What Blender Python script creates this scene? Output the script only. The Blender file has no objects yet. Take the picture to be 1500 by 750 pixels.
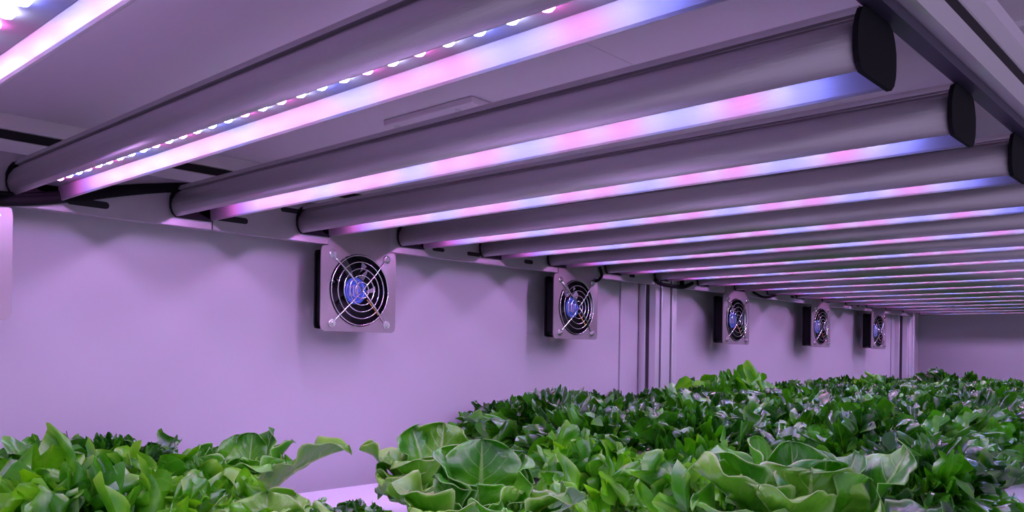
import bpy, bmesh, math, random
import numpy as np
from mathutils import Vector, Matrix
C = bpy.context.scene.collection
ZO = 1.2                      # eye height above the floor
PI = math.pi
# ------------------------------------------------------------------ camera
f_px, cx, cy = 1229.0, 750.0, 515.7
vY = Vector((1880-cx, -(531-cy), f_px)).normalized()
vX = -Vector((-586-cx, -(497.5-cy), f_px)); vX = (vX - vY*vX.dot(vY)).normalized()
vZ = -vX.cross(vY)
right = Vector((vX[0], vY[0], vZ[0])); up = Vector((vX[1], vY[1], vZ[1])); fwd = Vector((vX[2], vY[2], vZ[2]))
cd = bpy.data.cameras.new('camera'); cam = bpy.data.objects.new('camera', cd); C.objects.link(cam)
R = Matrix((right, up, -fwd)).transposed()
cam.matrix_world = Matrix.Translation((0, 0, ZO)) @ R.to_4x4()
cd.sensor_fit = 'HORIZONTAL'; cd.sensor_width = 36; cd.lens = 36*f_px/1500
cd.shift_x = 0; cd.shift_y = (cy-375)/1500; cd.clip_start = .01
bpy.context.scene.camera = cam
# ------------------------------------------------------------------ materials
def mat(name, col=(.8,.8,.8), rough=.5, metal=0, spec=.5, bump=0, bscale=200, var=0, vscale=8, emit=None, stre=0, stretch=None, coat=0):
    m = bpy.data.materials.new(name); m.use_nodes = True
    n = m.node_tree.nodes; l = m.node_tree.links; b = n['Principled BSDF']
    b.inputs['Base Color'].default_value = (*col, 1); b.inputs['Roughness'].default_value = rough
    b.inputs['Metallic'].default_value = metal; b.inputs['Specular IOR Level'].default_value = spec
    b.inputs['Coat Weight'].default_value = coat
    if emit:
        b.inputs['Emission Color'].default_value = (*emit, 1); b.inputs['Emission Strength'].default_value = stre
    tc = n.new('ShaderNodeTexCoord'); mp = n.new('ShaderNodeMapping'); l.new(tc.outputs['Object'], mp.inputs[0])
    if stretch: mp.inputs['Scale'].default_value = stretch
    if var:
        nz = n.new('ShaderNodeTexNoise'); nz.inputs['Scale'].default_value = vscale; nz.inputs['Detail'].default_value = 6
        l.new(mp.outputs[0], nz.inputs['Vector'])
        mx = n.new('ShaderNodeMix'); mx.data_type = 'RGBA'
        mx.inputs[6].default_value = (*[c*(1-var) for c in col], 1); mx.inputs[7].default_value = (*[min(1, c*(1+var)) for c in col], 1)
        l.new(nz.outputs['Fac'], mx.inputs[0]); l.new(mx.outputs[2], b.inputs['Base Color'])
    if bump:
        nz = n.new('ShaderNodeTexNoise'); nz.inputs['Scale'].default_value = bscale; nz.inputs['Detail'].default_value = 4
        l.new(mp.outputs[0], nz.inputs['Vector'])
        bp = n.new('ShaderNodeBump'); bp.inputs['Strength'].default_value = bump; bp.inputs['Distance'].default_value = .002
        l.new(nz.outputs['Fac'], bp.inputs['Height']); l.new(bp.outputs[0], b.inputs['Normal'])
    return m

def leaf_mat(name, dark, light, rib, rough=.32, trans=.3, vein=1.0, bump=.5, coat=.38):
    m = bpy.data.materials.new(name); m.use_nodes = True
    n = m.node_tree.nodes; l = m.node_tree.links; b = n['Principled BSDF']; out = n['Material Output']
    def M(op, a, c=None, d=None):
        x = n.new('ShaderNodeMath'); x.operation = op
        for i, v in enumerate((a, c, d)):
            if v is None: continue
            if isinstance(v, (int, float)): x.inputs[i].default_value = v
            else: l.new(v, x.inputs[i])
        return x.outputs[0]
    uv = n.new('ShaderNodeUVMap'); sp = n.new('ShaderNodeSeparateXYZ'); l.new(uv.outputs[0], sp.inputs[0])
    s = M('ABSOLUTE', M('MULTIPLY_ADD', sp.outputs[0], 2.0, -1.0)); t = sp.outputs[1]
    tc = n.new('ShaderNodeTexCoord')
    nz = n.new('ShaderNodeTexNoise'); nz.inputs['Scale'].default_value = 40; nz.inputs['Detail'].default_value = 4
    l.new(tc.outputs['Object'], nz.inputs['Vector'])
    # side veins sweep up and out from the midrib
    q = M('MULTIPLY_ADD', s, -.32, t); q = M('MULTIPLY_ADD', nz.outputs['Fac'], .08, q)
    fr = M('PINGPONG', M('MULTIPLY', q, 9.0), .5)            # 0 at a vein
    side = M('SUBTRACT', 1.0, M('DIVIDE', fr, .09)); side = M('MAXIMUM', side, 0.0)
    side = M('MULTIPLY', side, M('SUBTRACT', 1.0, s))
    ribw = M('MULTIPLY_ADD', t, -.11, .14)
    mid = M('MAXIMUM', M('SUBTRACT', 1.0, M('DIVIDE', s, ribw)), 0.0); mid = M('MINIMUM', M('MULTIPLY', mid, 2.0), 1.0)
    v = M('MINIMUM', M('ADD', M('MULTIPLY', side, .55*vein), M('MULTIPLY', mid, vein)), 1.0)
    base = M('MAXIMUM', M('MULTIPLY_ADD', t, -2.2, .75), 0.0)          # pale at the stalk
    v = M('MINIMUM', M('ADD', v, base), 1.0)
    v = M('MINIMUM', M('ADD', v, M('MULTIPLY', M('MAXIMUM', M('SUBTRACT', s, .90), 0.0), 6.0)), 1.0)
    n2 = n.new('ShaderNodeTexNoise'); n2.inputs['Scale'].default_value = 14; n2.inputs['Detail'].default_value = 5
    l.new(tc.outputs['Object'], n2.inputs['Vector'])
    cr = n.new('ShaderNodeMapRange'); cr.inputs[1].default_value = .40; cr.inputs[2].default_value = .60; l.new(n2.outputs['Fac'], cr.inputs[0])
    a = n.new('ShaderNodeMix'); a.data_type = 'RGBA'; a.inputs[6].default_value = (*dark, 1); a.inputs[7].default_value = (*light, 1)
    l.new(cr.outputs[0], a.inputs[0])
    c = n.new('ShaderNodeMix'); c.data_type = 'RGBA'; l.new(v, c.inputs[0]); l.new(a.outputs[2], c.inputs[6]); c.inputs[7].default_value = (*rib, 1)
    l.new(c.outputs[2], b.inputs['Base Color'])
    b.inputs['Roughness'].default_value = rough; b.inputs['Specular IOR Level'].default_value = .8
    b.inputs['Coat Weight'].default_value = coat; b.inputs['Coat Roughness'].default_value = .22; b.inputs['Coat IOR'].default_value = 1.7
    h = M('MULTIPLY_ADD', v, -.6, M('MULTIPLY', nz.outputs['Fac'], .8))
    bp = n.new('ShaderNodeBump'); bp.inputs['Strength'].default_value = bump; bp.inputs['Distance'].default_value = .003
    l.new(h, bp.inputs['Height']); l.new(bp.outputs[0], b.inputs['Normal'])
    tr = n.new('ShaderNodeBsdfTranslucent'); g = n.new('ShaderNodeMix'); g.data_type = 'RGBA'; g.blend_type = 'MULTIPLY'; g.inputs[0].default_value = 1
    l.new(c.outputs[2], g.inputs[6]); g.inputs[7].default_value = (1.0, 1.0, .35, 1); l.new(g.outputs[2], tr.inputs[0])
    ms = n.new('ShaderNodeMixShader'); ms.inputs[0].default_value = trans
    l.new(b.outputs[0], ms.inputs[1]); l.new(tr.outputs[0], ms.inputs[2]); l.new(ms.outputs[0], out.inputs[0])
    return m

M_wall = mat('painted_panel', (.50,.49,.52), .42, 0, .45, .06, 60, .06, 2.2, stretch=(1,1,.35))
M_tray = mat('white_tray', (.86,.84,.87), .35, 0, .5, .05, 80, .03, 6)
M_ceil = mat('shelf_underside', (.72,.66,.72), .5, 0, .4, .08, 50, .08, 3)
M_room = mat('room_ceiling', (.93,.90,.93), .7, 0, .3, .2, 20, .05, 4)
M_floor = mat('floor_epoxy', (.35,.34,.36), .5, 0, .4, .05, 30, .1, 3)
M_body = mat('satin_aluminium', (.50,.47,.50), .44, .75, .5, .10, 500, .06, 30, stretch=(.1,1,1))
M_inner = mat('grey_reflector', (.125,.12,.14), .50, .0, .22, .12, 240, .05, 40, stretch=(.3,1,1))
M_black = mat('black_plastic', (.006,.006,.008), .5, 0, .2, .05, 200)
M_cap = mat('matt_black_cap', (.004,.004,.006), .65, 0, .12)
M_rubber = mat('black_cable', (.005,.005,.006), .75, 0, .12)
M_shade = mat('slot_shade', (.02,.018,.02), .7, 0, .2)  # shade inside beam grooves and rail slots, put into the colour
M_alu = mat('aluminium_profile', (.82,.80,.80), .32, .65, .5, .08, 400, .05, 20, stretch=(1,.05,1))
M_post = mat('aluminium_post', (.84,.82,.86), .36, .6, .5, .06, 400, .05, 20, stretch=(1,1,.05))
M_post_shade = mat('post_groove_shade', (.09,.08,.10), .6, 0, .3)  # shade of the post grooves as a plain dark grey
M_rail = mat('grey_sheet_metal', (.36,.345,.36), .45, .35, .5, .12, 120, .12, 25)
M_plate = mat('fan_plate_metal', (.34,.30,.31), .46, .6, .5, .1, 90, .2, 18)
M_chrome = mat('chrome_wire', (.85,.83,.85), .16, 1, .5)
M_board = mat('led_board', (.13,.13,.15), .5, 0, .5)
M_blue = mat('blue_sticker', (.03,.12,.55), .35, 0, .5, 0, 1, .6, 90)
M_silver = mat('silver_print', (.45,.38,.60), .3, .3)
M_mark = mat('scuff', (.10,.07,.10), .8)
LS = 112.0
M_led = {'W': mat('white_led', (1,1,1), .3, emit=(.90,.92,1.42), stre=LS),
         'P': mat('red_led',   (1,1,1), .3, emit=(1.30,.16,.80), stre=LS),
         'B': mat('blue_led',  (1,1,1), .3, emit=(.40,.48,2.2), stre=LS)}
M_rom = leaf_mat('butterhead_leaf', (.05,.36,.008), (.17,.66,.015), (.45,.80,.22), .30, .36, .8, .5)
M_romL = leaf_mat('pale_butterhead_leaf', (.15,.50,.02), (.30,.72,.06), (.60,.82,.32), .32, .38, .8, .5)
M_oak = leaf_mat('dark_curly_leaf', (.010,.12,.003), (.08,.46,.008), (.18,.54,.04), .24, .26, .35, .6, 1.0)
M_oakL = leaf_mat('bright_curly_leaf', (.05,.34,.006), (.22,.72,.015), (.36,.78,.08), .30, .38, .4, .6)

# ------------------------------------------------------------------ helpers
def link(name, me, parent=None):
    o = bpy.data.objects.new(name, me); C.objects.link(o)
    if parent: o.parent = parent
    return o
def obj(name, bm, m, parent=None, smooth=False):
    me = bpy.data.meshes.new(name); bmesh.ops.recalc_face_normals(bm, faces=bm.faces[:]); bm.to_mesh(me); bm.free()
    for x in (m if isinstance(m, (list, tuple)) else [m]): me.materials.append(x)
    if smooth: me.shade_smooth()
    return link(name, me, parent)
def tag(o, label, cat, group=None):
    o['label'] = label; o['category'] = cat
    if group: o['group'] = group
    return o
def thing(name, label, cat, loc=(0,0,0), group=None):
    o = bpy.data.objects.new(name, None); C.objects.link(o); o.location = loc; o.empty_display_size = .05
    return tag(o, label, cat, group)
def structure(o): o['kind'] = 'structure'; return o
def dup(root):
    r = root.copy(); C.objects.link(r)
    for ch in list(root.children):
        c = ch.copy(); C.objects.link(c); c.parent = r
        for g in list(ch.children):
            d = g.copy(); C.objects.link(d); d.parent = c
    return r
def box(bm, x0, x1, y0, y1, z0, z1, bev=0):
    g = bmesh.ops.create_cube(bm, size=1)
    vs = g['verts']
    for v in vs: v.co = Vector(((x0+x1)/2+v.co.x*(x1-x0), (y0+y1)/2+v.co.y*(y1-y0), (z0+z1)/2+v.co.z*(z1-z0)))
    if bev:
        es = list({e for v in vs for e in v.link_edges})
        bmesh.ops.bevel(bm, geom=es, offset=bev, segments=2, affect='EDGES', profile=.5)
    return bm
def B(*a, **k): return box(bmesh.new(), *a, **k)
def extrude_profile(bm, pts, a0, a1, axis):
    """closed profile pts (u,v) swept along axis; x: (u,v)->(y,z); y: ->(x,z); z: ->(x,y)"""
    def P(u, v, a): return {'x': (a,u,v), 'y': (u,a,v), 'z': (u,v,a)}[axis]
    A = [bm.verts.new(P(u,v,a0)) for u,v in pts]; Z = [bm.verts.new(P(u,v,a1)) for u,v in pts]
    n = len(pts)
    for i in range(n): bm.faces.new((A[i], A[(i+1)%n], Z[(i+1)%n], Z[i]))
    fs = [bm.faces.new(A), bm.faces.new(Z[::-1])]
    bmesh.ops.triangulate(bm, faces=fs, ngon_method='EAR_CLIP')
    return bm
def tube(bm, pts, r, seg=8, closed=False):
    pts = [Vector(p) for p in pts]; n = len(pts); rings = []
    rr = r if isinstance(r, (list, tuple)) else [r]*n
    prev = None
    for i, p in enumerate(pts):
        if closed: d = (pts[(i+1)%n]-pts[i-1]).normalized()
        else: d = (pts[min(i+1,n-1)]-pts[max(i-1,0)]).normalized()
        ref = prev if prev is not None else (Vector((0,0,1)) if abs(d.z) < .9 else Vector((1,0,0)))
        u = (ref - d*ref.dot(d)).normalized(); prev = u; w = d.cross(u)
        rings.append([bm.verts.new(p+(u*math.cos(2*PI*k/seg)+w*math.sin(2*PI*k/seg))*rr[i]) for k in range(seg)])
    for i in range(n if closed else n-1):
        a, b = rings[i], rings[(i+1)%n]
        for k in range(seg): bm.faces.new((a[k], a[(k+1)%seg], b[(k+1)%seg], b[k]))
    if not closed: bm.faces.new(rings[0][::-1]); bm.faces.new(rings[-1])
    return bm
def cyl(bm, p0, p1, r, seg=20): return tube(bm, [p0, p1], r, seg)
def z_(z): return z+ZO

# ------------------------------------------------------------------ setting
XW, YF = -1.030, 3.42
structure(obj('wall_left', B(XW-.05, XW, -1.5, YF+.05, 0, 2.6), M_wall))
structure(obj('wall_far', B(XW, 1.8, YF, YF+.05, 0, 2.6), M_wall))
structure(obj('floor', B(XW-.05, 1.8, -1.5, YF+.05, -.05, 0), M_floor))
structure(obj('ceiling', B(XW-.05, 1.8, -1.5, YF+.05, 2.0, 2.05), M_room))
# flat joint strip on the wall beside the double post
structure(obj('trim_1', B(XW, XW+.004, 1.452, 1.515, 0, z_(.19), bev=.0015), M_wall))
structure(obj('trim_2', B(XW, XW+.004, 3.11, 3.20, 0, z_(.19), bev=.0015), M_wall))

# ------------------------------------------------------------------ rack
XR = -.970                                   # inner face of the light rail
def slot_profile(w, h, nx, nz, g=.0095, d=.010):
    """T-slot extrusion outline, w x h, nx grooves on the w faces, nz on the h faces"""
    pts = []; gh = g/2
    def side(p0, p1, k, inward):
        L = math.hypot(p1[0]-p0[0], p1[1]-p0[1]); ux, uy = (p1[0]-p0[0])/L, (p1[1]-p0[1])/L
        pts.append(p0)
        for j in range(k):
            c = L*(j+.5)/k
            for a, dd in ((c-gh-.001, 0), (c-gh, .001), (c-gh, d), (c+gh, d), (c+gh, .001), (c+gh+.001, 0)):
                pts.append((p0[0]+ux*a+inward[0]*dd, p0[1]+uy*a+inward[1]*dd))
    side((-w/2,-h/2), (w/2,-h/2), nx, (0,1)); side((w/2,-h/2), (w/2,h/2), nz, (-1,0))
    side((w/2,h/2), (-w/2,h/2), nx, (0,-1)); side((-w/2,h/2), (-w/2,-h/2), nz, (1,0))
    return pts
rack = thing('growing_rack', 'aluminium slotted-profile rack frame carrying the lights and white tray', 'rack', (0,0,0))
def beam(xc, zc, y0, y1, w=.042, h=.044, nx=1):
    bm = bmesh.new(); extrude_profile(bm, [(xc+u, zc+v) for u, v in slot_profile(w, h, nx, 1, d=min(.010, w*.3))], y0, y1, 'y')
    o = obj('beam', bm, M_alu, rack)
    for sx in (-1, 1): obj('groove_shade', B(min(xc+sx*(w/2-.0012), xc+sx*(w/2-.006)), max(xc+sx*(w/2-.0012), xc+sx*(w/2-.006)), y0+.002, y1-.002, zc-.0046, zc+.0046), M_shade, o)  # dark strips added to deepen the shade in the side grooves
    return o
def post(xc, yc, w, h, nx, nz, z1=z_(.198)):
    bm = bmesh.new(); extrude_profile(bm, [(xc+u, yc+v) for u, v in slot_profile(w, h, nx, nz)], 0, z1, 'z')
    o = obj('post', bm, M_post, rack)
    for k in range(nz):
        y = yc-h/2+h*(k+.5)/nz
        for sx in (-1, 1):
            a, b = sorted((xc+sx*(w/2-.003), xc+sx*(w/2-.007))); obj('groove_shade', B(a, b, y-.0046, y+.0046, .002, z1-.002), M_post_shade, o)  # added dark strip stands for the shade inside each post groove
    for k in (-1, 1):
        a, b = sorted((yc+k*(h/2-.003), yc+k*(h/2-.007))); obj('groove_shade', B(xc-.0046, xc+.0046, a, b, .002, z1-.002), M_post_shade, o)
    return o
beam(-.985-.021, z_(.2205), -.6, 3.36)
beam(-.162, z_(.2205), -.6, 3.36, .020, nx=0)
post(-1.006, 1.563, .042, .084, 1, 2)
post(-1.006, 3.185, .042, .084, 1, 2)
post(-.172, 3.31, .042, .084, 1, 2, z_(.1912))
post(-1.006, -.45, .042, .084, 1, 2); post(-.172, -.45, .042, .084, 1, 2, z_(.1912))
for x in (-1.006, -.172):
    beam(x, z_(-.26), -.6, 3.36)
for y in (-.4, .6, 1.48, 2.4, 3.19):
    obj('crossbar', B(-.985, -.193, y, y+.04, z_(-.279), z_(-.239), bev=.002), M_alu, rack)

tray = B(-.982, -.197, -.5, 3.22, z_(-.2055), z_(-.1955), bev=.002)
box(tray, -.982, -.976, -.5, 3.22, z_(-.2385), z_(-.2055)); box(tray, -.203, -.197, -.5, 3.22, z_(-.2385), z_(-.2055))
tag(obj('growing_tray', tray, M_tray), 'long white growing tray top that the lettuces stand on, under the lamps', 'tray')

def shelf_panel(x0, x1, z, label):
    return tag(obj('shelf_panel', B(x0, x1, -.6, 3.36, z_(z), z_(z+.012)), M_ceil), label, 'panel')
shelf_panel(-1.028, -.405, .2428, 'wide dull purple overhead panel above the left ends of the lamps')
shelf_panel(-.4045, -.1525, .2428, 'narrower paler overhead panel along the right ends of the lamps')
# screwed plate on the overhead panel, above the third light
br = thing('ceiling_plate', 'flat metal plate with two screws fixed under the overhead panel, behind a lamp', 'plate', (-.635,.575,z_(.2428)))
obj('cover', B(-.066, .066, -.018, .025, -.007, 0, bev=.0015), M_ceil, br)
for x in (-.052, .040):
    bm = bmesh.new(); cyl(bm, (x,-.010,-.007), (x,-.010,-.0105), .0035, 12); obj('screw', bm, M_chrome, br)

def rail(y0, y1, label, slots):
    r = thing('mounting_rail', label, 'rail', (XR, y0, z_(.145)), 'sheet metal rails holding the lamp ends')
    L = y1-y0; t = .0018
    pts = [(0,0), (0,.054), (-.012,.054), (-.012,.054-t), (-t,.054-t), (-t,t), (-.011,t), (-.011,.005), (-.012,.005), (-.012,0)]
    bm = bmesh.new(); extrude_profile(bm, pts, 0, L, 'y'); obj('channel', bm, M_rail, r)
    for (ya, yb, zc, hh) in slots:
        bm = bmesh.new(); n = 10; P = []
        for k in range(n+1): a = -PI/2+PI*k/n; P.append((yb-hh-y0+hh*math.cos(a), zc-.145+hh*math.sin(a)))
        for k in range(n+1): a = PI/2+PI*k/n; P.append((ya+hh-y0+hh*math.cos(a), zc-.145+hh*math.sin(a)))
        extrude_profile(bm, P, -.001, .0003, 'x'); obj('slot', bm, M_shade, r)  # dark plug in place of a hole, its colour stands for shade
    return r
rail(-.60, .507, 'near stretch of grey rail with oblong slots, along the left lamp ends', [(.34,.385,.1575,.004), (.16,.2,.16,.004)])
rail(.509, 1.492, 'middle stretch of grey slotted rail from the joint up to the double post', [(.512,.556,.1612,.0038), (.603,.640,.1835,.0032), (.945,.975,.158,.0032), (1.083,1.106,.1575,.0035), (.87,.895,.158,.003), (1.40,1.42,.1575,.0035)])
rail(1.612, 3.150, 'far stretch of grey rail beyond the double post, with three fans', [(1.70,1.72,.158,.003), (2.15,2.17,.158,.003), (2.62,2.64,.158,.003)])
r = thing('support_strip', 'dark metal strip holding the black capped right ends of the lamps', 'rail', (0,0,0))
obj('strip', B(-.1710, -.1605, -.6, 3.28, z_(.1915), z_(.1982)), mat('dark_blued_steel', (.06,.055,.09), .4, .4, .5), r)

# ------------------------------------------------------------------ lamps
half = [(.0225,0), (.0262,.003), (.0285,.008), (.0292,.0135), (.0280,.0195), (.0245,.0255), (.0195,.0300),
        (.0180,.0302), (.0180,.0312), (.0222,.0314), (.0224,.0336), (.0208,.0338), (.0208,.0360)]
inner = [(.0214,0), (.0204,.0015), (.0192,.0165)]
prof = half + [(-u, v) for u, v in half[::-1]] + [(-u, v) for u, v in inner] + [(u, v) for u, v in inner[::-1]]
capo = [(.0225,-.0008), (.0272,.003), (.0298,.009), (.0303,.0145), (.0300,.022), (.0275,.0285), (.0240,.0335), (.018,.0362)]
capp = capo + [(-u, v) for u, v in capo[::-1]]
seq = ['P','B'] + [['W','P','W','P','W','B'][i%6] for i in range(27)] + ['B']
XL0, XL1 = -.9645, -.1715
def make_lamp():
    t = thing('grow_light', '', 'lamp', (0,0,0), 'tubular LED grow lights in a row under the shelf')
    bm = bmesh.new(); extrude_profile(bm, prof, XL0, XL1, 'x')
    o = obj('housing', bm, [M_body, M_inner], t)
    for p in o.data.polygons:
        c = p.center
        if abs(c.y) < .0215 and c.z < .0168 and abs(p.normal.x) < .5 and not (abs(c.y) > .0213): p.material_index = 1
        if .0001 < c.z: p.use_smooth = abs(p.normal.x) < .5 and .001 < c.z < .029 and abs(c.y) > .0215
    bd = obj('led_board', B(XL0+.004, XL1-.004, -.0190, .0190, .0145, .0165), M_board, t)
    md = {}
    for k in 'WPB':
        bm = bmesh.new(); n = 10; rings = []
        for (r, z) in ((.0044,0), (.0042,-.0016), (.0028,-.0032)):
            rings.append([bm.verts.new((r*math.cos(2*PI*j/n), r*math.sin(2*PI*j/n), z)) for j in range(n)])
        top = bm.verts.new((0,0,-.0039))
        for a, b in zip(rings, rings[1:]):
            for j in range(n): bm.faces.new((a[j], a[(j+1)%n], b[(j+1)%n], b[j]))
        for j in range(n): bm.faces.new((rings[-1][j], rings[-1][(j+1)%n], top))
        bm.faces.new(rings[0])
        bmesh.ops.recalc_face_normals(bm, faces=bm.faces[:])
        me = bpy.data.meshes.new('led'); bm.to_mesh(me); bm.free(); me.materials.append(M_led[k]); md[k] = me
    for i, k in enumerate(seq):
        e = link('led', md[k], bd); e.location = (-.905+.0237*i, 0, .0145)
    for a, b in ((XL0-.0022, XL0), (XL1, XL1+.0030)):
        bm = bmesh.new(); extrude_profile(bm, capp, a, b, 'x'); c = obj('end_cap', bm, M_cap, t)
    c['label'] = 'black rounded end cap'
    return t
ords = ['nearest', 'second', 'third', 'fourth', 'fifth', 'sixth', 'seventh', 'eighth', 'ninth', 'tenth', 'eleventh', 'twelfth',
        'thirteenth', 'fourteenth', 'fifteenth', 'sixteenth', 'seventeenth', 'eighteenth', 'last']
lamp0 = make_lamp(); NL = 19
for i in range(NL):
    o = lamp0 if i == 0 else dup(lamp0)
    o.location = (0, .138+.1722*i, z_(.155))
    o['label'] = {0: 'bright grow light cropped by the top left corner, underside glowing',
                  1: 'large grow light with a visible row of white LED beads, cropped at the top',
                  2: 'grow light just above the largest fan side, nearest one showing its black right end cap'}.get(i,
                  'lit grow light tube, %s from the camera along the rail' % ords[i])
    if i == NL-1: o['label'] = 'last grow light at the far wall, beyond all the others'

# ------------------------------------------------------------------ fans
def rrect_pt(a, hw, hh, r, cyy=0):
    d = Vector((math.cos(a), math.sin(a))); lo, hi = 0, 1
    for _ in range(30):
        m = (lo+hi)/2; p = d*m; q = Vector((max(abs(p.x)-hw+r, 0), max(abs(p.y)-hh+r, 0)))
        if q.length > r or abs(p.x) > hw or abs(p.y) > hh: hi = m
        else: lo = m
    return d*lo
def holed_plate(bm, hw, hh, r, rc, x0, x1, N=96):
    L = []
    for x in (x0, x1):
        o = []; c = []
        for k in range(N):
            a = 2*PI*k/N; p = rrect_pt(a, hw, hh, r); o.append(bm.verts.new((x, p.x, p.y))); c.append(bm.verts.new((x, rc*math.cos(a), rc*math.sin(a))))
        L.append((o, c))
    (o0, c0), (o1, c1) = L
    for k in range(N):
        j = (k+1)%N
        bm.faces.new((o0[k], o0[j], c0[j], c0[k])); bm.faces.new((o1[k], c1[k], c1[j], o1[j]))
        bm.faces.new((o0[k], o1[k], o1[j], o0[j])); bm.faces.new((c0[k], c0[j], c1[j], c1[k]))
def ring(bm, R_, x, r, n=56):
    tube(bm, [(x, R_*math.cos(2*PI*k/n), R_*math.sin(2*PI*k/n)) for k in range(n)], r, 6, True)
def make_fan():
    t = thing('cooling_fan', '', 'fan', (0,0,0), 'square axial fans hanging from the left rail')
    hw, hh = .0655, .059
    bm = bmesh.new(); holed_plate(bm, hw, hh, .007, .0515, 0, .0016)
    extrude_profile(bm, [(-.054,.052), (.054,.052), (.0535,.066), (.0525,.070), (.0525,.100), (-.0525,.100), (-.0525,.070), (-.0535,.066)], .0001, .0015, 'x')
    obj('mounting_plate', bm, M_plate, t)
    bm = bmesh.new(); s = .0555
    holed_plate(bm, s, s, .004, .0525, -.0055, -.0085); holed_plate(bm, s, s, .004, .0525, -.0265, -.0295)
    holed_plate(bm, s-.0025, s-.0025, .012, .0525, -.0085, -.0265)
    ho = obj('fan_housing', bm, M_black, t)
    for sy in (-1,1):
        for sz in (-1,1):
            bm = bmesh.new(); cyl(bm, (-.0056, sy*.0475, sz*.0475), (0, sy*.0475, sz*.0475), .0035, 12); obj('spacer', bm, M_chrome, t)
    # rotor: hub and seven pitched blades
    bm = bmesh.new(); cyl(bm, (-.024,0,0), (-.009,0,0), .0205, 36)
    for k in range(7):
        a0 = 2*PI*k/7; A = []; 
        for i in range(6):
            r = .0195+(.050-.0195)*i/5; row = []
            for j in range(6):
                u = j/5; a = a0+.25*i/5+u*.78; x = -.0225+.0125*u+.0015*math.sin(PI*u)
                row.append((x, r*math.cos(a), r*math.sin(a)))
            A.append(row)
        for dx in (0, .0012):
            V = [[bm.verts.new((p[0]+dx, p[1], p[2])) for p in row] for row in A]
            for i in range(5):
                for j in range(5): bm.faces.new((V[i][j], V[i+1][j], V[i+1][j+1], V[i][j+1]))
    rt = obj('rotor', bm, M_black, t)
    bm = bmesh.new(); cyl(bm, (-.009,0,0), (-.0086,0,0), .0190, 36); st = obj('hub_sticker', bm, M_blue, t); st['label'] = 'round blue hub sticker'
    bm = bmesh.new(); ring(bm, .0155, -.0085, .0004, 32); ring(bm, .0085, -.0085, .0005, 28)
    for yy in (-.011, -.0045, .002):
        extrude_profile(bm, [(yy,-.007), (yy+.003,-.009), (yy+.003,.008), (yy,.006)], -.0086, -.0083, 'x')
    obj('print', bm, M_silver, st)
    # rear struts and rear guard
    bm = bmesh.new()
    for k in range(4):
        a = PI/4+k*PI/2; tube(bm, [(-.028, .018*math.cos(a+.3), .018*math.sin(a+.3)), (-.028, .054*math.cos(a), .054*math.sin(a))], .0022, 6)
    cyl(bm, (-.0290,0,0), (-.0255,0,0), .021, 28)
    obj('motor_bracket', bm, M_black, t)
    # chrome guard
    bm = bmesh.new()
    for R_, x in ((.0495,.0035), (.0400,.0055), (.0305,.0065), (.0210,.0070), (.0115,.0072)): ring(bm, R_, x, .00085)
    for k in range(4):
        a = PI/4+k*PI/2
        tube(bm, [(x, r*math.cos(a), r*math.sin(a)) for x, r in ((.0085,0), (.0083,.020), (.0075,.034), (.0055,.047), (.0035,.055), (.0028,.066))], .0011, 8)
        c = (.0028, .0675*math.cos(a), .0675*math.sin(a)); n = 20
        tube(bm, [(c[0], c[1]+.0042*math.cos(2*PI*j/n), c[2]+.0042*math.sin(2*PI*j/n)) for j in range(n)], .0011, 6, True)
    obj('wire_guard', bm, M_chrome, t, True)
    for sy in (-1,1):
        for sz in (-1,1):
            y, z = sy*.0477, sz*.0477
            bm = bmesh.new(); cyl(bm, (.0016,y,z), (.0034,y,z), .0060, 20); cyl(bm, (.0034,y,z), (.0066,y,z), .0042, 6); cyl(bm, (.0066,y,z), (.0086,y,z), .0022, 10)
            obj('bolt', bm, M_chrome, t)
    bm = bmesh.new(); tube(bm, [(-.007, .02, -.012), (-.0065, .030, -.022), (-.007, .040, -.032), (-.008,.046,-.040)], .0008, 6); w = obj('lead_wire', bm, mat('yellow_wire', (.7,.35,.05), .5), t)
    return t
fan0 = make_fan()
flab = ['square fan on a metal plate, cut off by the left edge of the photo',
        'largest fully visible black fan with chrome wire guard and blue hub',
        'second largest full fan, left of the double aluminium post',
        'fan first to the right of the double aluminium post, black side showing',
        'small fan in the middle of the three beyond the double post',
        'smallest fan, nearest the far corner post']
for i, y in enumerate((.2225, .7310, 1.2277, 1.848, 2.349, 2.811)):
    o = fan0 if i == 0 else dup(fan0)
    o.location = (XR+.0003, y, z_(.0845)); o['label'] = flab[i]

# ------------------------------------------------------------------ cables
def cable(name, pts, r, label, m=M_rubber):
    bm = bmesh.new(); P = [Vector((x, y, z_(z))) for x, y, z in pts]; Q = []
    for i in range(len(P)-1):
        a = P[max(i-1,0)]; b = P[i]; c = P[i+1]; d = P[min(i+2,len(P)-1)]
        for k in range(8):
            u = k/8; Q.append(.5*((2*b)+(c-a)*u+(2*a-5*b+4*c-d)*u*u+(3*b-a-3*c+d)*u**3))
    Q.append(P[-1]); tube(bm, Q, r, 8)
    return tag(obj(name, bm, m, None, True), label, 'cable')
cable('cable', [(-.9655,.12,.150), (-.9645,.25,.1475), (-.9640,.29,.1495), (-.9640,.34,.1600), (-.9645,.40,.176), (-.966,.45,.1875), (-.9665,.50,.195)], .0058, 'thick black cable behind the left end of the beaded grow light')
cable('cable', [(-.9655,.12,.156), (-.9645,.24,.1535), (-.9640,.30,.156), (-.9640,.36,.170), (-.9645,.42,.184), (-.966,.47,.192)], .0035, 'thinner black cable lying on the thick one by the slotted rail')
cable('cable', [(-.9660,1.49,.155), (-.968,1.51,.148), (-.955,1.54,.1445), (-.955,1.575,.1445), (-.962,1.61,.150), (-.967,1.64,.158)], .0042, 'black cable bunch hanging at the top of the double post')
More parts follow.
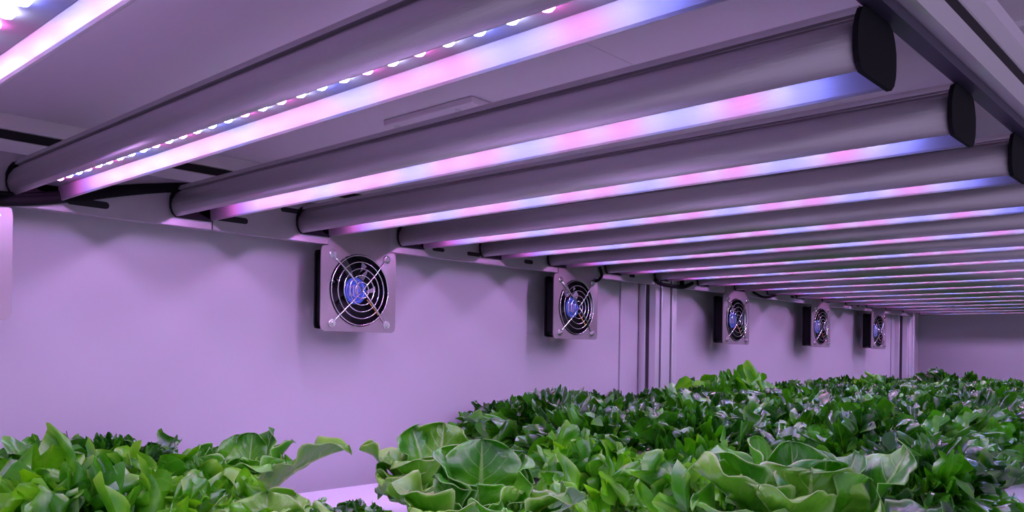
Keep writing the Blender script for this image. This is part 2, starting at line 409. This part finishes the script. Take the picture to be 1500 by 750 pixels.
cable('cable', [(-.966,1.93,.156), (-.960,1.96,.147), (-.960,1.99,.1465), (-.964,2.04,.153)], .003, 'black cable loop beside the fan right of the double post')
cable('cable', [(-.966,1.295,.166), (-.964,1.300,.150), (-.962,1.288,.140), (-.9625,1.278,.136)], .0028, 'short black lead at the top right of the second largest fan')
# fitting on the room ceiling, seen past the top right of the rack
bm = bmesh.new(); box(bm, .0, .09, 0, .035, -.016, 0, bev=.003); box(bm, -.05, -.004, -.012, .04, -.020, 0, bev=.006); cyl(bm, (-.012,.02,-.02), (.014,.02,-.012), .006, 10)
cf = obj('ceiling_fitting', bm, M_room); cf.location = (-.49, 2.26, 2.0)
tag(cf, 'small whitish fitting on the room ceiling at the top right corner', 'fitting')

# ------------------------------------------------------------------ leaves
rng = np.random.default_rng(7)
def place(U, Vv, Nn, L, tilt, curl, twist=0):
    """lay flat blade coordinates (along, across, off-surface) onto a bent midrib of length L"""
    q = np.linspace(0, 1.25, 60); ph = tilt+curl*q**1.6; ds = L*1.25/59
    r = np.concatenate([[0], np.cumsum(np.sin((ph[1:]+ph[:-1])/2)*ds)]); z = np.concatenate([[0], np.cumsum(np.cos((ph[1:]+ph[:-1])/2)*ds)])
    T = np.clip(U/L, 0, 1.25); p = tilt+curl*T**1.6
    an = twist*T; V2 = Vv*np.cos(an)-Nn*np.sin(an); N2 = Vv*np.sin(an)+Nn*np.cos(an)
    return np.stack([np.interp(T, q, r)-N2*np.cos(p), V2, np.interp(T, q, z)+N2*np.sin(p)], -1)
def round_leaf(L, W, tilt, curl, cup, seed, ruf=.19, pucker=.085, nt=38, ns=25, twist=0, roll=0, peak=.64, tipcurl=0):
    g = np.random.default_rng(seed); q = np.linspace(0, 1, nt); t = 1-(1-q)**1.0
    t = np.where(q > .6, .6+.4*np.sin((q-.6)/.4*PI/2), q)
    s = np.sin(np.linspace(-PI/2, PI/2, ns))*.35+np.linspace(-1, 1, ns)*.65
    a = np.where(t > peak, np.sqrt(np.maximum(1-((t-peak)/(1-peak))**2, 0)), .15+.85*np.sin(PI/2*np.clip((t-.02)/(peak-.02), 0, 1))**1.5)
    a[-1] = max(a[-1], .02)
    T, S = np.meshgrid(t, s, indexing='ij'); A = a[:, None]
    p = g.uniform(0, 6.28, 6); nr = g.uniform(1.8, 3.2); side = np.where(S < 0, p[0], p[1])
    wob = 1+.05*np.sin(9*T+side)
    edge = np.abs(S)**2.2*np.clip(T*2-.2, 0, 1)
    N = W*(cup*S**2*A*(1-.35*T) + ruf*edge*(np.sin(2*PI*nr*T+side*1.7)+.5*np.sin(2*PI*nr*2.1*T+side*2.9))
        + pucker*(1-.7*np.abs(S))*np.abs(np.sin(PI*(9*(T-.32*np.abs(S)))))*np.clip(np.abs(S)*6, 0, 1)
        + .05*np.sin(5*S+p[2]+5*T) - .10*np.exp(-(S/.10)**2)*(1-T))
    N = N + W*tipcurl*np.clip(T-.75, 0, 1)**2*16
    N = N + W*roll*S*A
    return place(L*T, W*A*S*wob*(1-.18*abs(cup)*S**2), N, L, tilt, curl, twist), T, S
def curly_leaf(L, W, tilt, curl, seed, deep=.5, ruf=.35, cup=.3, twist=0, nt=20, ns=23):
    """stalk that flares into a fan: side lobes, a scalloped tip and a fluted, waving rim"""
    g = np.random.default_rng(seed); p = g.uniform(0, 6.28, 8); k = g.uniform(1.6, 2.6); kl = g.uniform(1.7, 2.6)
    t = np.linspace(0, 1, nt)**.85; s = np.linspace(-1, 1, ns); T, S = np.meshgrid(t, s, indexing='ij')
    pk = g.uniform(.78, .92)
    a = np.where(t < pk, .09+.91*np.clip((t-.28)/(pk-.28), 0, 1)**1.25, np.sqrt(np.maximum(1-.45*((t-pk)/(1-pk))**2, 0)))
    side = np.where(S < 0, p[0], p[1])
    cut = 1-np.abs(np.sin(PI*kl*T*1.6+side))**.7
    V = S*W*a[:, None]*(1-deep*cut*np.clip(T*3-1, 0, 1)*np.abs(S)**.5)
    U = L*T*(1+T**4*(W/L)*(.50*np.abs(np.cos(PI*k*S+p[2]))**.6-.42-.50*S**2))
    N = W*(ruf*T**2.2*np.sin(PI*k*S+p[3])*np.abs(S)**.6 + ruf*.7*np.abs(S)**2*np.clip(T*2-.6, 0, 1)*np.sin(2*PI*k*T+side)
           + cup*a[:, None]*S**2 + .10*np.sin(9*S+p[5]+7*T) + g.uniform(-.6, .6)*np.clip(T-.7, 0, 1)**2*9)
    return place(U, V, N, L, tilt, curl, twist), T, S
def leaf_mesh(name, leaves, m):
    """leaves: list of (P grid, T, S, azimuth, base xyz)"""
    V = []; F = []; U = []; off = 0
    for P, T, S, az, base in leaves:
        nt, ns = T.shape; c, s_ = math.cos(az), math.sin(az)
        Q = P.reshape(-1, 3); Q = np.stack([Q[:,0]*c-Q[:,1]*s_+base[0], Q[:,0]*s_+Q[:,1]*c+base[1], Q[:,2]+base[2]], -1)
        V.append(Q); uv = np.stack([(S.reshape(-1)+1)/2, T.reshape(-1)], -1)
        i, j = np.meshgrid(np.arange(nt-1), np.arange(ns-1), indexing='ij')
        a = off+i*ns+j; f = np.stack([a, a+1, a+ns+1, a+ns], -1).reshape(-1, 4); F.append(f); U.append(uv); off += nt*ns
    V = np.concatenate(V); F = np.concatenate(F); U = np.concatenate(U)
    me = bpy.data.meshes.new(name); me.from_pydata(V.tolist(), [], F.tolist())
    ul = me.uv_layers.new(name='UVMap'); ul.data.foreach_set('uv', U[F.reshape(-1)].astype(np.float32).reshape(-1))
    me.materials.append(m); me.shade_smooth(); me.update(); return me

def stem_mesh(h=.02, r=.009):
    bm = bmesh.new(); tube(bm, [(0,0,0), (0,0,h*.5), (0,0,h), (0,0,h*1.6)], [r, r*1.1, r*.9, r*.3], 10)
    me = bpy.data.meshes.new('stem'); bm.to_mesh(me); bm.free(); me.materials.append(M_stem); me.shade_smooth(); return me
M_stem = mat('pale_stem', (.45,.55,.25), .5)
ME_stem = stem_mesh()

def curly_foliage(seed, m, n=64, H=.13, size=1.0, out=52, nl=(5,8), hv=.12):
    g = np.random.default_rng(seed); L = []
    for k in range(n):
        q = k/(n-1)
        tilt = math.radians(2+out*q**.9+g.uniform(-9,5))
        ln = H*(1.0-.04*q+g.uniform(-hv,.08))*(.84+.22*q)*(1-.30*(k%3==2))
        P, T, S = curly_leaf(ln, size*g.uniform(.017,.028), tilt, math.radians(g.uniform(5,85)), int(g.integers(1e9)),
                             deep=g.uniform(.5,.8), ruf=g.uniform(.35,.75), cup=g.uniform(-.2,.8), twist=g.uniform(-.9,.9))
        L.append((P, T, S, k*2.39996+g.uniform(-.3,.3), (g.uniform(-.008,.008), g.uniform(-.008,.008), .004)))
    return leaf_mesh('foliage', L, m)
dark = [curly_foliage(100+i, M_oak, n=108, H=.132, size=.78) for i in range(5)]
brt = [curly_foliage(200+i, M_oakL, n=46, H=.125, size=1.65) for i in range(3)]
TZ = z_(-.1955)
def curly(x, y, me, label, sc=1.0, rz=0, group=None, name='curly_lettuce', sz=None):
    t = thing(name, label, 'lettuce', (x, y, TZ), group)
    t.rotation_euler = (0, 0, rz); t.scale = (sc, sc, sz or sc)
    link('foliage', me, t); link('stem', ME_stem, t)
    return t
G = 'curly dark green lettuces of the dense bed'
rows = [(-.955, 'in the row along the wall'), (-.815, 'second row from the wall'), (-.675, 'in the middle row'),
        (-.535, 'second row from the open side'), (-.395, 'in the open right row')]
def sect(y):
    for lim, s in ((1.12, 'at the near edge'), (1.42, 'by the second largest fan'), (1.75, 'by the double post'),
                   (2.10, 'just past the double post'), (2.58, 'by the middle small fan'), (9, 'near the far wall')):
        if y < lim: return s
rr = random.Random(5)
for ri, (x, rn) in enumerate(rows):
    y = [1.02, .98, .92, .98, 1.02][ri]
    while y < 3.2:
        px, py = x+rr.uniform(-.02,.02), y+rr.uniform(-.02,.02)
        curly(px, py, dark[rr.randrange(5)], 'dark curly lettuce %s, %s' % (rn, sect(y)), rr.uniform(1.0,1.16), rr.uniform(0,6.28), G)
        y += .138
# ------------------------------------------------------------------ foreground
def butterhead(x, y, label, leaves, m=M_rom, z=0):
    t = thing('butterhead_lettuce', label, 'lettuce', (x, y, TZ+z), None)
    for k, lf in enumerate(leaves):
        az, tilt, L_, W_, curl, cup = lf[:6]; mm = lf[6] if len(lf) > 6 and lf[6] else m
        az = math.radians(az+42.6)
        P, T, S = round_leaf(L_, W_, math.radians(tilt), math.radians(curl), cup, 1000+k*7+int(abs(x)*1e4))
        me = leaf_mesh('leaf', [(P, T, S, az, (.008*math.cos(az), .008*math.sin(az), .006))], mm)
        o = link('leaf', me, t); sm = o.modifiers.new('thickness', 'SOLIDIFY'); sm.thickness = .0006; sm.offset = 0
    link('stem', ME_stem, t)
    return t
def rosette(n, seed, L0=.125, W0=.042, tin=8, tout=68, curl=(0,35), ml=None):
    g = random.Random(seed); out = []
    for k in range(n):
        q = k/(n-1); out.append((k*137.5+g.uniform(-12,12), tin+(tout-tin)*q**.8+g.uniform(-5,5), L0*(.72+.28*q+g.uniform(-.06,.06)),
                                 W0*(.8+.3*q)*g.uniform(.9,1.1), g.uniform(*curl), g.uniform(.15,.6), ml))
    return out
# leaf: azimuth seen from the front (0 right, 90 away, 180 left, 270 near), tilt, length, half width, bend, cup
butterhead(-.866, .494, 'smooth leaved lettuce on the left with one long leaf reaching right into the gap',
  [(-8,42,0.145,.038,34,.5,M_romL), (14,22,0.097,.030,20,.4), (40,14,0.101,.026,6,.3), (85,8,0.093,.026,10,.3), (120,13,0.093,.028,14,.3), (150,20,0.083,.036,20,.4),
   (182,34,0.101,.044,52,.3), (200,50,0.094,.044,35,.3), (285,36,0.076,.040,28,.6,M_romL), (318,28,0.083,.036,30,.5), (235,40,0.076,.040,30,.5), (262,60,0.079,.042,20,.4)]+rosette(8, 3, .095, .034, 4, 40))
butterhead(-.643, .387, 'smooth leaved lettuce low at the bottom edge, in front of the left one',
  [(150,20,0.067,.036,30,.3,M_romL), (60,18,0.067,.036,30,.3), (10,40,0.072,.034,30,.3), (190,45,0.072,.038,30,.4), (270,30,0.065,.036,30,.4), (100,10,0.065,.034,20,.4)]+rosette(7, 8, .08, .032, 8, 70), M_romL)
butterhead(-.70, .635, 'pale smooth leaved lettuce behind, its tip pointing left over the bare tray',
  [(184,30,0.111,.034,36,.6), (140,10,0.105,.042,14,.3,M_rom), (70,6,0.108,.044,12,.3), (12,20,0.102,.034,34,.5), (165,50,0.068,.036,40,.4,M_rom), (212,36,0.085,.040,30,.5),
   (235,30,0.094,.040,25,.5), (30,42,0.106,.040,20,.4), (330,40,0.099,.040,20,.4)]+rosette(8, 5, .10, .036, 4, 55), M_romL)
butterhead(-.545, .554, 'round leaved lettuce in the middle with dark veined rounded leaves in front',
  [(95,3,0.107,.046,4,.25), (172,14,0.104,.040,14,.45), (20,18,0.099,.044,8,.15), (205,20,0.086,.032,14,.4), (265,14,0.076,.034,14,.4), (320,22,0.075,.032,20,.4,M_romL),
   (190,42,0.102,.044,28,.6,M_romL), (345,42,0.097,.036,20,.4,M_romL), (0,50,0.106,.038,20,.4), (225,48,0.093,.040,20,.5,M_romL), (290,40,0.080,.036,20,.4), (60,25,0.097,.038,20,.4)]+rosette(8, 11, .085, .034, 4, 60))
butterhead(-.302, .702, 'biggest smooth leaved lettuce at the bottom right of centre',
  [(182,38,.130,.054,14,.6,M_romL), (158,24,.128,.044,20,.5), (128,18,.124,.036,14,.6), (92,8,.115,.034,14,.5), (60,14,.112,.036,14,.5), (-2,38,.138,.049,-6,.25,M_rom), (28,26,.118,.036,10,.5),
   (258,16,.102,.056,10,.35,M_romL), (290,8,.106,.046,10,.3), (325,22,.10,.036,10,.6), (225,34,.11,.046,20,.5,M_romL), (200,52,.12,.046,10,.5), (345,55,.12,.044,10,.4), (275,45,.10,.046,20,.4,M_romL)]+rosette(7, 17, .085, .034, 4, 45))
FL = [(-.825,.262,.98,'bright curly lettuce at the left edge, its leaves tallest there',0), (-.72,.285,.92,'bright curly lettuce low in the bottom left corner',1),
      (-.945,.385,.84,'dark curly lettuce behind the bright ones at the left edge',None),
      (-.735,.365,.80,'bright curly lettuce right before the left smooth leaved one',2)]
for i, (x, y, s, lb, v) in enumerate(FL): curly(x, y, dark[0] if v is None else brt[v], lb, s, i*1.3)
curly(-.62, .455, dark[2], 'small dark curly lettuce peeking up at the bottom edge beside the bare tray', .50, .4)
FL = [(-.57,.775,.84,'bright curly lettuce right behind the middle smooth leaved one'), (-.46,.80,.84,'bright curly lettuce behind the biggest smooth leaved one, left of it'),
      (-.66,.86,.84,'bright curly lettuce between the pale smooth lettuce and the dense bed')]
for i, (x, y, s, lb) in enumerate(FL): curly(x, y, brt[(i+1)%3], lb, s, i*2.1)
curly(-.27, .93, dark[1], 'dark curly lettuce behind the biggest smooth leaved one, right of it', .95, 2.0)
curly(-.807, 1.50, brt[0], 'tall bright curly lettuce sticking up above the bed past the double post', 1.22, .5, None, 'curly_lettuce', 1.42)
curly(-.796, 2.257, brt[2], 'tall bright curly lettuce rising above the bed below the smallest fans', 1.2, .5)
curly(-.762, 2.83, dark[3], 'tall bright curly sprig above the bed before the far wall', 1.32, 1.5)

# ------------------------------------------------------------------ light
w = bpy.data.worlds.new('room_glow'); bpy.context.scene.world = w; w.use_nodes = True
w.node_tree.nodes['Background'].inputs[0].default_value = (.60,.50,.80,1); w.node_tree.nodes['Background'].inputs[1].default_value = .80
sc = bpy.context.scene
sc.view_settings.view_transform = 'Standard'; sc.view_settings.look = 'None'; sc.view_settings.exposure = .14; sc.view_settings.gamma = 1
sc.view_settings.use_curve_mapping = False
sc.cycles.use_denoising = True; sc.cycles.max_bounces = 10; sc.cycles.diffuse_bounces = 6; sc.cycles.sample_clamp_indirect = 8
